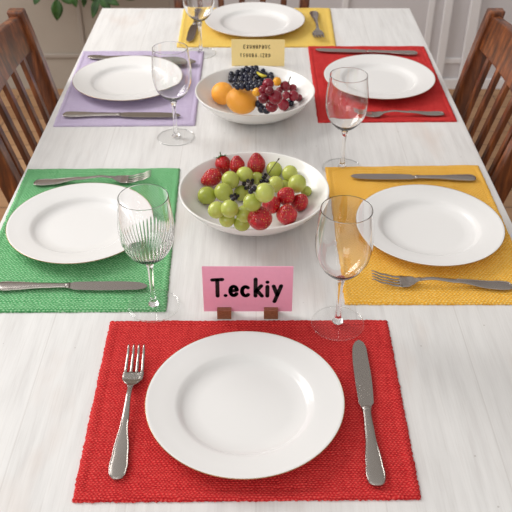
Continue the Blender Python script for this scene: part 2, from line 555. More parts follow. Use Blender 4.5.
def fork(label, L=.2, s=1):
    root = empty('fork', label=label, cat='fork', group='forks')
    s = L/.2
    wt = [(0, .008), (.002, .014), (.007, .0190), (.018, .0212), (.035, .0185), (.075, .0095), (.11, .0064), (.128, .0064), (.136, .009)]
    zt = [(0, .0020), (.03, .0022), (.08, .0075), (.115, .0105), (.136, .0075)]
    b = handle_mesh(.134, wt, zt, .0026); handle_bead(b, .0032, .08, wt, zt, .0026)
    h = b.build('handle', M['steel'], root, sub=1)
    # head : palm then four tines
    wt2 = [(.130, .0068), (.136, .0100), (.142, .0195), (.148, .0252), (.156, .0264), (.160, .0262)]
    zt2 = [(.130, .0090), (.140, .0058), (.150, .0034), (.165, .0030), (.183, .0068), (.2, .0130)]
    b = MB(); secs = []
    for i in range(17):
        x = .130+.030*i/16
        secs.append(ring(x, interp(wt2, x), interp(zt2, x), .0018, 16, .0012*min(1, (x-.13)/.012)*max(0, min(1, (.158-x)/.012))))
    b.loft(secs)
    for k in range(4):
        y0 = (-1.5+k)*.0069
        secs = []
        for i in range(15):
            x = .1565+(.2-.1565)*i/14
            w = interp([(.1565, .0054), (.163, .0038), (.19, .0032), (.198, .0022), (.2, .0010)], x)
            y = y0*interp([(.156, 1), (.2, .93)], x)
            z = interp(zt2, x) - (.0008 if k in (1, 2) else 0)*(1-i/14)
            secs.append([(x, y+yy, zz) for _, yy, zz in ring(x, w, z, .0018, 8)])
        b.loft(secs)
    hd = b.build('head', M['steel'], root)
    root.scale = (s, s, s) if s > .9 else (s, s, s)
    return root
def knife(label, L=.235):
    root = empty('table_knife', label=label, cat='knife', group='table knives')
    s = L/.235
    wt = [(0, .009), (.002, .016), (.007, .0212), (.016, .0230), (.03, .0205), (.07, .0130), (.104, .0108), (.11, .0118)]
    zt = [(0, .0030), (.11, .0038)]
    b = handle_mesh(.110, wt, zt, .0056); handle_bead(b, .004, .085, wt, zt, .0052, .0016)
    b.build('handle', M['steel'], root, sub=1)
    b = MB(); b.lathe([(0, -.003), (.0056, -.003), (.0062, -.0015), (.0058, 0), (.0062, .0015), (.0056, .003), (0, .003)], 24)
    b.v = [(x[2]+.1115, x[0]*1.0, x[1]*.62+.0038) for x in b.v]
    b.build('collar', M['steel'], root)
    # blade : one straight back, one bellied edge, rounded tip
    b = MB(); n = 30; secs = []
    for i in range(n+1):
        x = .113+.122*i/n; t = i/n
        f = 1 if t < .84 else math.sqrt(max(0, 1-((t-.84)/.16)**2))
        yb = (.0082 + .0012*math.sin(PI*t))*f - (0 if t < .6 else .003*((t-.6)/.4)**2)
        ye = -(.0078 + .0042*math.sin(PI*min(1, .1+t*.85)))*f - (0 if t < .6 else .003*((t-.6)/.4)**2)
        if t < .05: yb = .0066; ye = -.0066
        zc = .0036; h = .0011*(1-t*.4)
        if i == n: yb = ye+.0006
        secs.append([(x, yb, zc-h), (x, (yb+ye)/2, zc-h*.8), (x, ye, zc-.0003), (x, ye, zc+.0003), (x, (yb+ye)/2, zc+h*.8), (x, yb, zc+h)])
    b.loft(secs)
    b.build('blade', M['steel'], root, bevel=.0002)
    root.scale = (s, s, s)
    return root
def spoon(label, L=.2):
    root = empty('spoon', label=label, cat='spoon')
    s = L/.2
    wt = [(0, .006), (.002, .011), (.007, .0155), (.018, .0175), (.035, .016), (.075, .009), (.11, .0062), (.136, .0062)]
    zt = [(0, .0020), (.03, .0022), (.08, .0075), (.115, .0105), (.136, .0085)]
    handle_mesh(.136, wt, zt, .0026).build('handle', M['steel'], root)
    b = MB(); secs = []
    for i in range(25):
        t = i/24; x = .133+.067*t
        w = .034*max(.0, math.sin(PI*(t*.93+.05)))**.75 * (1-.12*t) + .003
        if i == 24: w = .004
        zc = interp([(.133, .0088), (.15, .0075), (.2, .0075)], x)
        secs.append(ring(x, w, zc, .0014, 20, .0062*math.sin(PI*min(1, t))**.8))
    b.loft(secs); b.build('bowl', M['steel'], root)
    root.scale = (s, s, s); return root
def lay(o, L, hend, tip, z=None, lift=0):
    """handle end pixel, tip pixel"""
    z = MZ if z is None else z
    A = at(*hend, z); B = at(*tip, z)
    d = B-A; L2 = d.length
    k = L2/L*o.scale.x
    print(o.name, 'length', round(L2, 4))
    o.location = (A.x, A.y, z+.0002+lift); o.scale = (k, k, k)
    if L2 > .25 or L2 < .18: pass
    o.rotation_euler = (0, 0, math.atan2(d.y, d.x))
    return o
def mk(fn, Ldef, he, ti, label, **kw):
    o = fn(label); return lay(o, Ldef, he, ti, **kw)
mk(fork, .2, (116.5, 481), (137.5, 352), 'silver fork left of the near white plate, tines pointing up the table')
mk(knife, .235, (377, 488), (356.5, 342), 'silver table knife right of the near plate on red placemat')
mk(fork, .2, (33.5, 184), (152, 180), 'silver fork lying behind the plate on the green placemat')
k_ = mk(knife, .235, (-4, 288), (148, 287), 'silver table knife lying in front of the plate on the green placemat')
mk(knife, .235, (476, 179.5), (350.5, 178.5), 'silver table knife behind the plate on the golden yellow placemat')
mk(fork, .2, (513, 287.5), (371, 282), 'silver fork in front of the plate on the golden yellow placemat')
mk(knife, .235, (63, 116), (181, 116.5), 'silver table knife in front of the plate on the lilac placemat')
mk(spoon, .2, (88, 57.5), (196, 66), 'silver spoon lying half hidden behind the plate on the lilac placemat')
mk(knife, .235, (417.5, 54.5), (315, 51.5), 'silver table knife behind the plate on the far red placemat')
mk(fork, .2, (444.5, 114.5), (354, 116), 'silver fork in front of the plate on the far red placemat')
mk(knife, .235, (199, 11), (190, 43), 'silver table knife left of the far end plate on pale yellow placemat')
mk(fork, .2, (313.5, 12), (319.5, 43), 'silver fork right of the far end plate on pale yellow placemat')

# ------------------------------------------------------------------ wine glasses
def wine_glass(label, flutes=False, H=.2):
    root = empty('wine_glass', label=label, cat='wine glass', group='stemmed wine glasses')
    zb = .088                                     # bottom of the bowl
    outer = [(0, zb-.004), (.005, zb-.003), (.012, zb+.001), (.022, zb+.008), (.0325, zb+.021), (.0385, zb+.036), (.0408, zb+.052), (.0408, zb+.066), (.0392, zb+.084), (.0366, zb+.104), (.0358, H-.0005)]
    # smooth the outline
    def smooth(p, it=2):
        for _ in range(it):
            q = [p[0]]
            for a, c in zip(p, p[1:]):
                q.append((a[0]*.75+c[0]*.25, a[1]*.75+c[1]*.25)); q.append((a[0]*.25+c[0]*.75, a[1]*.25+c[1]*.75))
            q.append(p[-1]); p = q
        return p
    outer = smooth(outer)
    inner = []
    for r, z in reversed(outer):
        th = .0009
        f = max(0, min(1, (zb+.02-z)/.02))
        if r < .0002: continue
        inner.append((max(0, r-th-.0005*f), z+.0004+.0016*f*(1 if r < .03 else .3)))
    inner = [(r, z) for r, z in inner if r > .002]
    inner.append((0, zb-.0022))
    prof = outer + [(.0356, H), (.0350, H)] + inner[1:]
    no = len(outer)
    def fl(k, r, z, a):
        if k >= no: return 0
        f = max(0, min(1, (z-zb-.004)/.006))*max(0, min(1, (zb+.052-z)/.012))
        return -.0009*f*(abs(math.sin(a*21)))
    b = MB(); b.lathe(prof, 336 if flutes else 72, fl if flutes else None)
    b.build('bowl', M['cut'] if flutes else M['glass'], root)
    sprof = smooth([(0, .0035), (.010, .0036), (.0062, .008), (.0042, .018), (.0036, .038), (.0036, .060), (.0042, .074), (.0062, .0815), (.0070, .0838), (0, .0840)])
    b = MB(); b.lathe(sprof, 40); b.build('stem', M['solid'], root)
    fprof = [(0, .0008), (.036, .0004), (.0385, .0003), (.0388, .0010), (.0385, .0016), (.034, .0018), (.022, .0022), (.012, .0030), (.006, .0034), (0, .0034)]
    b = MB(); b.lathe(fprof, 72); ft = b.build('foot', M['footg'], root)
    b = MB(); b.lathe([(.0396+.0007*math.cos(a), .0011+.0007*math.sin(a)) for a in [2*PI*i/12 for i in range(13)]], 72)
    rm = b.build('foot_rim', M['solid'], ft)
    return root
def put_glass(px, py, label, z=TZ, **kw):
    g = wine_glass(label, **kw); p = at(px, py, z); g.location = (p.x, p.y, z+.0003); return g
put_glass(154, 306, 'wine glass with cut vertical lines, standing on the corner of the green placemat', flutes=True, z=MZ)
put_glass(337.5, 323.5, 'clear wine glass standing right of the pink card, by the near red placemat', z=TZ+.0052).scale = (1, 1, 1.03)
put_glass(342, 168.5, 'clear wine glass standing between the far red and golden yellow placemats')
put_glass(176, 137.5, 'clear wine glass standing at the near right corner of lilac placemat')
put_glass(201, 53.5, 'clear wine glass at the far end, partly cut off by the top of the photo')

# ------------------------------------------------------------------ cards
def stroke(b, pts, w, y=-.0012):
    """rounded pen stroke in the XZ plane"""
    z0 = y
    for a, c in zip(pts, pts[1:]):
        a = Vector((a[0], a[1])); c = Vector((c[0], c[1])); d = c-a
        if d.length < 1e-7: continue
        d.normalize(); nrm = Vector((-d.y, d.x))*w/2
        q = [a+nrm, a-nrm, c-nrm, c+nrm]
        b.add([(p.x, z0, p.y) for p in q], [(0, 1, 2, 3)])
    for p in pts:
        n = 10
        b.add([(p[0]+w/2*math.cos(2*PI*i/n), z0, p[1]+w/2*math.sin(2*PI*i/n)) for i in range(n)], [tuple(range(n))])
def arc(cx, cy, rx, ry, a0, a1, n=14):
    return [(cx+rx*math.cos(math.radians(a0+(a1-a0)*i/n)), cy+ry*math.sin(math.radians(a0+(a1-a0)*i/n))) for i in range(n+1)]
GL = {  # glyphs on a unit grid, x-height .6, cap 1.0, width advance
 'T': ([[(0, .97), (.62, 1.0)], [(.31, .98), (.30, 0)]], .62),
 '.': ([[(.05, .03), (.051, .031)]], .12),
 'e': ([[(.04, .30), (.44, .36)] + arc(.25, .31, .21, .28, 15, 325)], .47),
 'c': ([arc(.24, .29, .22, .28, 50, 315)], .42),
 'k': ([[(.05, 1.02), (.04, 0)], [(.40, .62), (.06, .28)], [(.14, .34), (.44, .0)]], .44),
 'i': ([[(.06, .58), (.06, 0)], [(.06, .84), (.061, .841)]], .13),
 'y': ([[(.0, .60), (.22, .06)], [(.46, .62), (.25, .10), (.06, -.34)]], .46),
}
def write(b, text, x, z, s, w, gap=.14, y=-.0012):
    for ch in text:
        st, adv = GL[ch]
        for pl in st: stroke(b, [(x+px*s, z+pz*s) for px, pz in pl], w, y)
        x += (adv+gap)*s
    return x
cpos = at(248, 315)
card = empty('place_card', (cpos.x, cpos.y, TZ), 0, 'pink name card reading T.eckiy held upright on two wooden feet', 'place card')
CW, CZ0, CZ1 = .1355, .008, .094
b = MB(); b.box((-CW/2, -.0007, CZ0), (CW/2, .0007, CZ1)); b.build('card', M['pink'], card, smooth=False)
b = MB()
for ch_, u0 in zip('T.eckiy', (81, 136, 159, 214, 274, 327, 360)):
    for pl_ in GL[ch_][0]:
        stroke(b, [(-CW/2+(u0-37)*.0003305+px*.0245, .0385+pz*.0318) for px, pz in pl_], .0062, -.0009)
o = b.build('lettering', M['ink'], card, smooth=False); o['label'] = 'black hand-drawn letters T.eckiy'
for px in (224.5, 270.8):
    x = at(px, 315).x - cpos.x
    b = MB(); b.box((x-.0108, -.010, 0), (x+.0108, -.0008, .0165)); b.box((x-.0108, .0008, 0), (x+.0108, .010, .0165)); b.box((x-.0108, -.0008, 0), (x+.0108, .0008, .0078))
    b.build('wooden_foot', M['block'], card, smooth=False)
# far yellow card
c2 = at(258, 66)
GL.update({
 'E': ([[(.4, 1), (0, 1), (0, 0), (.42, 0)], [(0, .52), (.34, .52)]], .42), 'X': ([[(0, 1), (.42, 0)], [(.42, 1), (0, 0)]], .42),
 'U': ([[(0, 1), (.02, .2), (.2, 0), (.38, .2), (.4, 1)]], .4), 'N': ([[(0, 0), (0, 1), (.4, 0), (.4, 1)]], .4),
 'P': ([[(0, 0), (0, 1), (.32, .95), (.36, .7), (.3, .48), (0, .45)]], .38), 'C': ([arc(.22, .5, .22, .5, 50, 310)], .4),
 'S': ([arc(.2, .75, .18, .24, 30, 260, 8) + arc(.2, .25, .18, .24, 80, -150, 8)], .4), 'B': ([[(0, 0), (0, 1), (.3, .9), (.3, .6), (0, .52), (.36, .4), (.34, .08), (0, 0)]], .4),
 'A': ([[(0, 0), (.2, 1), (.4, 0)], [(.08, .35), (.32, .35)]], .4), '(': ([arc(.3, .5, .25, .55, 110, 250)], .2),
 'Z': ([[(0, 1), (.4, 1), (0, 0), (.4, 0)]], .4), 'R': ([[(0, 0), (0, 1), (.34, .9), (.34, .58), (0, .5), (.4, 0)]], .4),
 't': ([[(0, .95), (.4, .95)], [(.2, .95), (.2, 0)]], .4), 'D': ([[(0, 0), (0, 1), (.28, .85), (.38, .5), (.28, .12), (0, 0)]], .4)})
yc = empty('place_card', (c2.x, c2.y, TZ), math.radians(-1), 'small yellow card with two lines of small dark lettering, behind the far fruit bowl', 'place card')
b = MB(); b.box((-.0672, -.0007, .0005), (.0672, .0007, .0700)); b.build('card', M['ycard'], yc, smooth=False)
b = MB()
write(b, 'EXUNNPNUC', -.036, .0468, .0085, .0018, .52, -.0009)
write(b, 'tSUUBA.(ZRD', -.045, .0245, .0085, .0018, .50, -.0009)
b.build('lettering', M['ink2'], yc, smooth=False)
b = MB(); # easel strut that props the card from behind
b.add([(-.02, .0007, .055), (.02, .0007, .055), (.024, .030, .0), (-.024, .030, .0), (-.02, .0013, .056), (.02, .0013, .056), (.024, .0312, .0), (-.024, .0312, .0)],
      [(0, 1, 2, 3), (7, 6, 5, 4), (0, 4, 5, 1), (1, 5, 6, 2), (2, 6, 7, 3), (3, 7, 4, 0)])
b.build('strut', M['ycard'], yc, smooth=False)

# ------------------------------------------------------------------ bowls and fruit
INNER = [(0, .0070), (.040, .0072), (.062, .0100), (.085, .0180), (.105, .0300), (.120, .0430), (.1305, .0565)]
def bowl(px0, px1, y0, label):
    zr = TZ+.0585
    xc = (px0+px1)/2
    A = at(xc, y0, zr)
    # find centre whose back rim is at y0 and whose width matches
    R = .1335
    cy = A.y - R
    Z = cy*cp + (CAMZ-zr)*sp
    Rw = (px1-px0)/2*Z/F
    cx = (xc-256)*Z/F
    k = Rw/R
    for _ in range(5):
        cy = A.y - R*k; Z = cy*cp + (CAMZ-zr)*sp; k = ((px1-px0)/2*Z/F)/R
    cx = (xc-256)*Z/F
    print('bowl k', k, cx, cy)
    prof = INNER + [(.1325, .0585), (.1345, .0590), (.1358, .0578), (.1350, .0560), (.124, .0405), (.109, .0270), (.088, .0140), (.064, .0048), (.052, .0032), (.050, 0), (.046, 0), (.044, .0025), (0, .0025)]
    # soften profile
    p = prof
    q = [p[0]]
    for a, c in zip(p, p[1:]):
        q.append((a[0]*.7+c[0]*.3, a[1]*.7+c[1]*.3)); q.append((a[0]*.3+c[0]*.7, a[1]*.3+c[1]*.7))
    q.append(p[-1])
    b = MB(); b.lathe([(r*k, z) for r, z in q], 96)
    o = b.build('serving_bowl', M['bowl']); o.location = (cx, cy, TZ+.0003)
    tag(o, label, 'bowl', 'white serving bowls')
    return (cx, cy, k)
def segdist(p, a, c):
    ax, az = a; bx, bz = c; dx, dz = bx-ax, bz-az
    t = max(0, min(1, ((p[0]-ax)*dx+(p[1]-az)*dz)/(dx*dx+dz*dz)))
    return math.hypot(p[0]-ax-t*dx, p[1]-az-t*dz)
placed = []
def settle(bw, px, py, r, slack=.0006):
    """travel along the line of sight until the fruit touches the bowl or a fruit already in it"""
    cx, cy, k = bw
    d = ray(px, py).normalized(); o = Vector((0, 0, CAMZ))
    t = (TZ+.16-CAMZ)/d.z
    step = .0008; last = None
    for _ in range(600):
        p = o + d*t
        rho = math.hypot(p.x-cx, p.y-cy); z = p.z-TZ-.0003
        hit = z < .004
        if not hit:
            for a, c in zip(INNER, INNER[1:]):
                if segdist((rho, z), (a[0]*k, a[1]), (c[0]*k, c[1])) < r: hit = True; break
        if not hit:
            for q, rq in placed:
                if (q-p).length < r+rq-slack: hit = True; break
        if hit: break
        t += step
    p = o + d*(t-step)
    placed.append((p, r))
    if p.z-TZ > .075: print('HIGH', px, py, r, p.z-TZ)
    return p
def sphere_mesh(name, mat, prof_n=14, seg=24, elong=1.0, scar=True):
    b = MB(); prof = []
    for i in range(prof_n+1):
        a = -PI/2 + PI*i/prof_n
        r = math.cos(a); z = math.sin(a)*elong
        if scar and i >= prof_n-1: z -= .03*(i-prof_n+2)
        prof.append((max(0, r) if 0 < i < prof_n else 0, z))
    b.lathe(prof, seg)
    return b
def fruit(proto, name, p, r, label, cat, group=None, rot=None):
    o = proto.copy() if proto['used'] else proto
    if proto['used']: C.objects.link(o)
    proto['used'] = True
    if 'used' in o and o is not proto: del o['used']
    o.name = name; o.location = p; o.scale = (r, r, r)
    o.rotation_euler = rot if rot else (random.uniform(0, 6), random.uniform(0, 6), random.uniform(0, 6))
    return tag(o, label, cat, group)
def protos(name, mat, **kw):
    o = sphere_mesh(name, mat, **kw).build(name, mat); o['used'] = False; return o

BW1 = bowl(180, 328, 152, 'white bowl of green grapes and strawberries in the middle of the table')
BW2 = bowl(196, 314, 66, 'white bowl of oranges, dark berries and red grapes, farther down the table')

# --- near bowl. zoom frame coordinates -> photo pixels
def z1(x, y): return 190+x/3.657, 140+y/3.657
K1 = 1.395/F/3.657          # metres per zoom pixel at the bowl
def strawberry(px, py, w, h, tip, label, calyx=False):
    """w: half width, h: half length in zoom px ; tip: direction of the tip (world)"""
    rw, rh = w*K1*1.2, h*K1*1.05
    rc = (rw+rh)/2*.88
    p = settle(BW1, px, py, rc)
    b = MB(); prof = []
    n = 18
    for i in range(n+1):
        t = i/n                                   # 0 = shoulder, 1 = tip
        rr = (math.sin(PI*min(1, t*.92+.03))**.62)*(1.08-.50*t)
        if i == 0: rr = 0
        if i == n: rr = 0
        zz = -1+2*t + (.10*(1-t*6) if t < 1/6 else 0)*-1
        if i == 0: zz = -.9
        prof.append((rr*rw, zz*rh))
    b.lathe(prof, 28)
    b.v = [(x*(1+.05*math.sin(3*math.atan2(y, x)+z*90)), y*(1+.04*math.sin(2*math.atan2(y, x)+1)), z) for x, y, z in b.v]
    o = b.build('strawberry', M['straw']); o.location = p
    q = Vector((0, 0, 1)).rotation_difference(Vector(tip).normalized()); o.rotation_mode = 'QUATERNION'; o.rotation_quaternion = q
    tag(o, label, 'strawberry', 'strawberries in the near bowl')
    if calyx:
        c = MB()
        for i in range(8):
            a = 2*PI*i/8
            ca, sa = math.cos(a), math.sin(a); L = rw*random.uniform(.75, 1.0); wd = rw*.2
            P0 = Vector((0, 0, -rh*.93)); D = Vector((ca, sa, 0)); S = Vector((-sa, ca, 0))
            m1 = P0+D*L*.5+Vector((0, 0, -.0012)); tp = P0+D*L+Vector((0, 0, -.0035 if i % 2 else .001))
            up = Vector((0, 0, .0007))
            c.add([P0-S*wd*.5, P0+S*wd*.5, m1+S*wd, m1-S*wd, tp, P0-S*wd*.5+up, P0+S*wd*.5+up, m1+S*wd+up, m1-S*wd+up],
                  [(0, 1, 2, 3), (3, 2, 4), (5, 8, 7, 6), (8, 4, 7), (0, 3, 8, 5), (3, 4, 8), (2, 1, 6, 7), (4, 2, 7)])
        c.tube([(0, 0, -rh*.9), (.0008, 0, -rh-.004), (.002, 0, -rh-.008)], .0010, 8)
        k = c.build('calyx', M['sepal'], o, smooth=False); k['label'] = 'green leafy cap'
    return o
S1 = [ # x, y, halfwidth, halflength, tip, label, calyx
 (122, 92, 30, 34, (.25, -.4, -.75), 'strawberry with green leafy cap, at the back left of the near bowl', True),
 (172, 88, 29, 33, (-.05, .2, 1), 'strawberry at the back of the near bowl between two others', False),
 (243, 85, 35, 41, (-.05, .25, 1), 'large strawberry standing tip up at the back middle of the near bowl', False),
 (77, 139, 32, 41, (-.9, -.3, -.35), 'strawberry lying at the far left edge of the near bowl', False)]
for x, y, w, h, tp, lb, cx_ in S1: strawberry(*z1(x, y), w, h, tp, lb, cx_)
gp = protos('green_grape', M['ggrape'], elong=1.06)
G1 = [
 (308, 108, 31, 'behind the thin dark stem, right of the tall strawberry'), (365, 122, 30, 'at the back right of the near bowl'),
 (425, 187, 20, 'half hidden at the far right edge behind a strawberry'), (345, 166, 21, 'small and half hidden between three larger grapes on the right'),
 (392, 160, 34, 'largest one at the right of the near bowl'), (245, 140, 25, 'half hidden behind the dark sprigs in the middle'),
 (200, 126, 30, 'in front of the middle back strawberry'), (148, 146, 33, 'just right of the leftmost strawberry'),
 (312, 162, 31, 'in the middle right under the thin dark stem'),
 (62, 203, 34, 'outermost at the left of the near bowl'), (188, 194, 30, 'in the centre beside the dark sprigs'),
 (190, 305, 27, 'lowest at the front of the near bowl, half under others'), (135, 290, 27, 'low at the front left, under two larger grapes'),
 (98, 256, 29, 'at the front left edge of the near bowl'), (123, 191, 34, 'large one left of centre, right of the outermost grape'),
 (200, 270, 29, 'in front, left of the front strawberry'), (145, 251, 30, 'on top of the front left group'),
 (228, 228, 30, 'in the middle, left of the small round strawberry'), (273, 193, 32, 'large one in the centre right of the near bowl')]
done = False
order_back = G1[:9]
for x, y, r, lb in order_back: fruit(gp, 'green_grape', settle(BW1, *z1(x, y), r*K1), r*K1, 'green grape ' + lb, 'grape', 'green grapes in the near bowl')
S2 = [(403, 226, 31, 38, (.3, -.3, .8), 'strawberry at the right side of the near bowl', False),
      (348, 204, 34, 32, (-.5, -.5, .6), 'strawberry lying above the two front right strawberries', False),
      (297, 237, 33, 33, (-.2, -.7, .6), 'small round lighter red strawberry right of centre in the near bowl', False),
      (355, 270, 37, 37, (.05, -.1, 1), 'strawberry at the front right of the near bowl', False),
      (257, 283, 40, 37, (.1, .1, 1), 'large strawberry at the very front of the near bowl', False)]
for x, y, r, lb in G1[9:16]: fruit(gp, 'green_grape', settle(BW1, *z1(x, y), r*K1), r*K1, 'green grape ' + lb, 'grape', 'green grapes in the near bowl')
for x, y, w, h, tp, lb, cx_ in S2: strawberry(*z1(x, y), w, h, tp, lb, cx_)
for x, y, r, lb in G1[16:]: fruit(gp, 'green_grape', settle(BW1, *z1(x, y), r*K1), r*K1, 'green grape ' + lb, 'grape', 'green grapes in the near bowl')
# dark sprigs
def sprig(pts, label, stem_to=None):
    ps = []
    for x, y, r in pts:
        rr = r*K1; ps.append((settle(BW1, *z1(x, y), rr, slack=.0012), rr))
    base = ps[0][0]
    root = empty('berry_sprig', base, 0, label, 'sprig', 'dark berry sprigs in the near bowl')
    st = MB()
    for p, r in ps:
        bb = sphere_mesh('berry', None, 8, 14, scar=False)
        bb.v = [(v[0]*r+p.x-base.x, v[1]*r+p.y-base.y, v[2]*r+p.z-base.z) for v in bb.v]
        bb.build('berry', M['dgrape'], root)
    c = sum((p for p, r in ps), Vector())/len(ps)
    for p, r in ps:
        st.tube([(c-base)+Vector((0, 0, .001)), (p-base)], .0007, 6)
    if stem_to:
        a = c-base; zt = c.z+.036
        e = at(*z1(*stem_to), zt)-base
        md = (a+e)/2+Vector((.002, 0, .004))
        st.tube([a, md, e], [.0009, .0007, .0008], 6)
        st.tube([e-Vector((.001, 0, .001)), e+Vector((.0012, 0, .0015))], .0014, 6)
    st.build('stem', M['stem'], root)
sprig([(198, 160, 9), (212, 150, 8), (226, 158, 9), (218, 172, 10), (234, 178, 10), (228, 148, 8), (205, 176, 8), (222, 188, 9)], 'sprig of small dark berries in the middle of the green grapes')
sprig([(262, 152, 9), (274, 146, 9), (268, 136, 7), (282, 150, 8), (272, 158, 7), (276, 126, 6)], 'sprig of dark berries with a thin stem rising beside the tall strawberry', (324, 70))
sprig([(152, 206, 8), (164, 200, 7), (168, 212, 8), (158, 216, 7), (176, 204, 6)], 'small dark sprig between two grapes at the left')

# --- far bowl
def z2(x, y): return 190+x/3.938, 50+y/3.938
K2 = 1.74/F/3.938
placed.clear()
op = protos('orange', M['orange'], prof_n=20, seg=36, elong=.95)
def place_orange(x, y, r, lb):
    p = settle(BW2, *z2(x, y), r*K2)
    return fruit(op, 'orange', p, r*K2, lb, 'orange', 'oranges in the far bowl', rot=(.3, .2, .5))
place_orange(129, 171, 46, 'smaller orange at the left of the far bowl')
p = settle(BW2, *z2(203, 199), 56*K2)
o = fruit(op, 'orange', p, 58*K2, 'larger orange at the front of the far bowl', 'orange', 'oranges in the far bowl', rot=(.2, .1, .5)); o.scale = (58*K2, 58*K2, 48*K2)
bp = protos('dark_grape', M['bgrape'], elong=1.05)
rows = [(72, 222, 272), (84, 178, 300), (95, 160, 325), (108, 154, 336), (121, 160, 332), (134, 170, 300), (146, 186, 285)]
rnd = random.Random(5)
q = 0
pts = []
for i, (y, xa, xb) in enumerate(rows):
    x = xa + (9 if i % 2 else 0)
    while x <= xb:
        pts.append((x+rnd.uniform(-3, 3), y+rnd.uniform(-3, 3), rnd.uniform(10.2, 12.5))); x += 20
for x, y, r in pts:
    p = settle(BW2, *z2(x, y), r*K2, slack=.0012)
    fruit(bp, 'dark_grape', p, r*K2, 'small round blue black grape heaped at the back of the far bowl', 'grape', 'blue black grapes in the far bowl')
# dark grapes low among the red ones
for x, y, lb in ((272, 212, 'wedged between the larger orange and the red grapes'), (283, 232, 'near the front of the far bowl, right of the larger orange'), (302, 236, 'low at the front edge of the far bowl below the red grapes'), (350, 205, 'sunk between the red grapes of the far bowl'), (395, 208, 'at the right end below the red grapes of the far bowl'), (310, 165, 'sunk among the red grapes, left of the yellow berry')):
    p = settle(BW2, *z2(x, y), 15*K2, slack=.0015)
    fruit(bp, 'dark_grape', p, 15*K2, 'dark grape ' + lb, 'grape', 'dark grapes under the red ones')
yp = protos('yellow_berry', M['ygrape'], elong=1.1)
for x, y, r, lb in ((343, 124, 17, 'yellow berry at the back right of the far bowl, behind the red grapes'), (262, 166, 15, 'yellow berry right above the larger orange in the far bowl'), (306, 148, 11, 'small yellow berry peeping out between red and dark grapes')):
    p = settle(BW2, *z2(x, y), r*K2, slack=.0015); fruit(yp, 'yellow_berry', p, r*K2, lb, 'berry', 'yellow berries in the far bowl')
rp = protos('red_grape', M['rgrape'], elong=1.08)
R2 = [(405, 150, 16, 'uppermost at the far right'), (375, 143, 21, 'beside the upright stem'), (428, 188, 15, 'outermost at the right'), (408, 180, 21, 'second from the right edge'),
      (308, 134, 20, 'uppermost at the left, against the dark grapes'), (287, 158, 16, 'leftmost, next to a yellow berry'), (378, 178, 15, 'small and half hidden in the right middle'),
      (290, 190, 19, 'right of the larger orange'), (322, 222, 21, 'lowest at the front'), (352, 160, 14, 'small, below the yellow berry'),
      (368, 215, 23, 'front right'), (336, 186, 25, 'largest, in the middle of the bunch'), (312, 160, 15, 'above the largest one')]
for x, y, r, lb in R2:
    p = settle(BW2, *z2(x, y), r*K2, slack=.0015)
    fruit(rp, 'red_grape', p, r*K2, 'red grape in the far bowl, ' + lb, 'grape', 'red grapes in the far bowl')
# upright stem and a curl of yellow-green peel
p = settle(BW2, *z2(388, 132), .002)
b = MB(); e = at(*z2(396, 106), p.z+.012)
b.tube([(0, 0, -.004), (e-p)*.5+Vector((-.001, 0, 0)), e-p], [.0013, .0010, .0014], 8)
o = b.build('grape_stem', M['stem']); o.location = p; tag(o, 'thin brown stem sticking up from the red grapes in the far bowl', 'stem')
p = settle(BW2, *z2(284, 96), .0035)
b = MB(); P = []
for i, (x, y) in enumerate(((262, 86), (272, 95), (286, 102), (302, 103))):
    P.append(at(*z2(x, y), p.z+.0005*i)-p)
b.tube(P, [.0015, .0034, .0038, .0018], 10)
o = b.build('fruit_peel', M['ylw']); o.location = p; tag(o, 'curl of yellow green peel on the dark grapes of the far bowl', 'fruit peel')

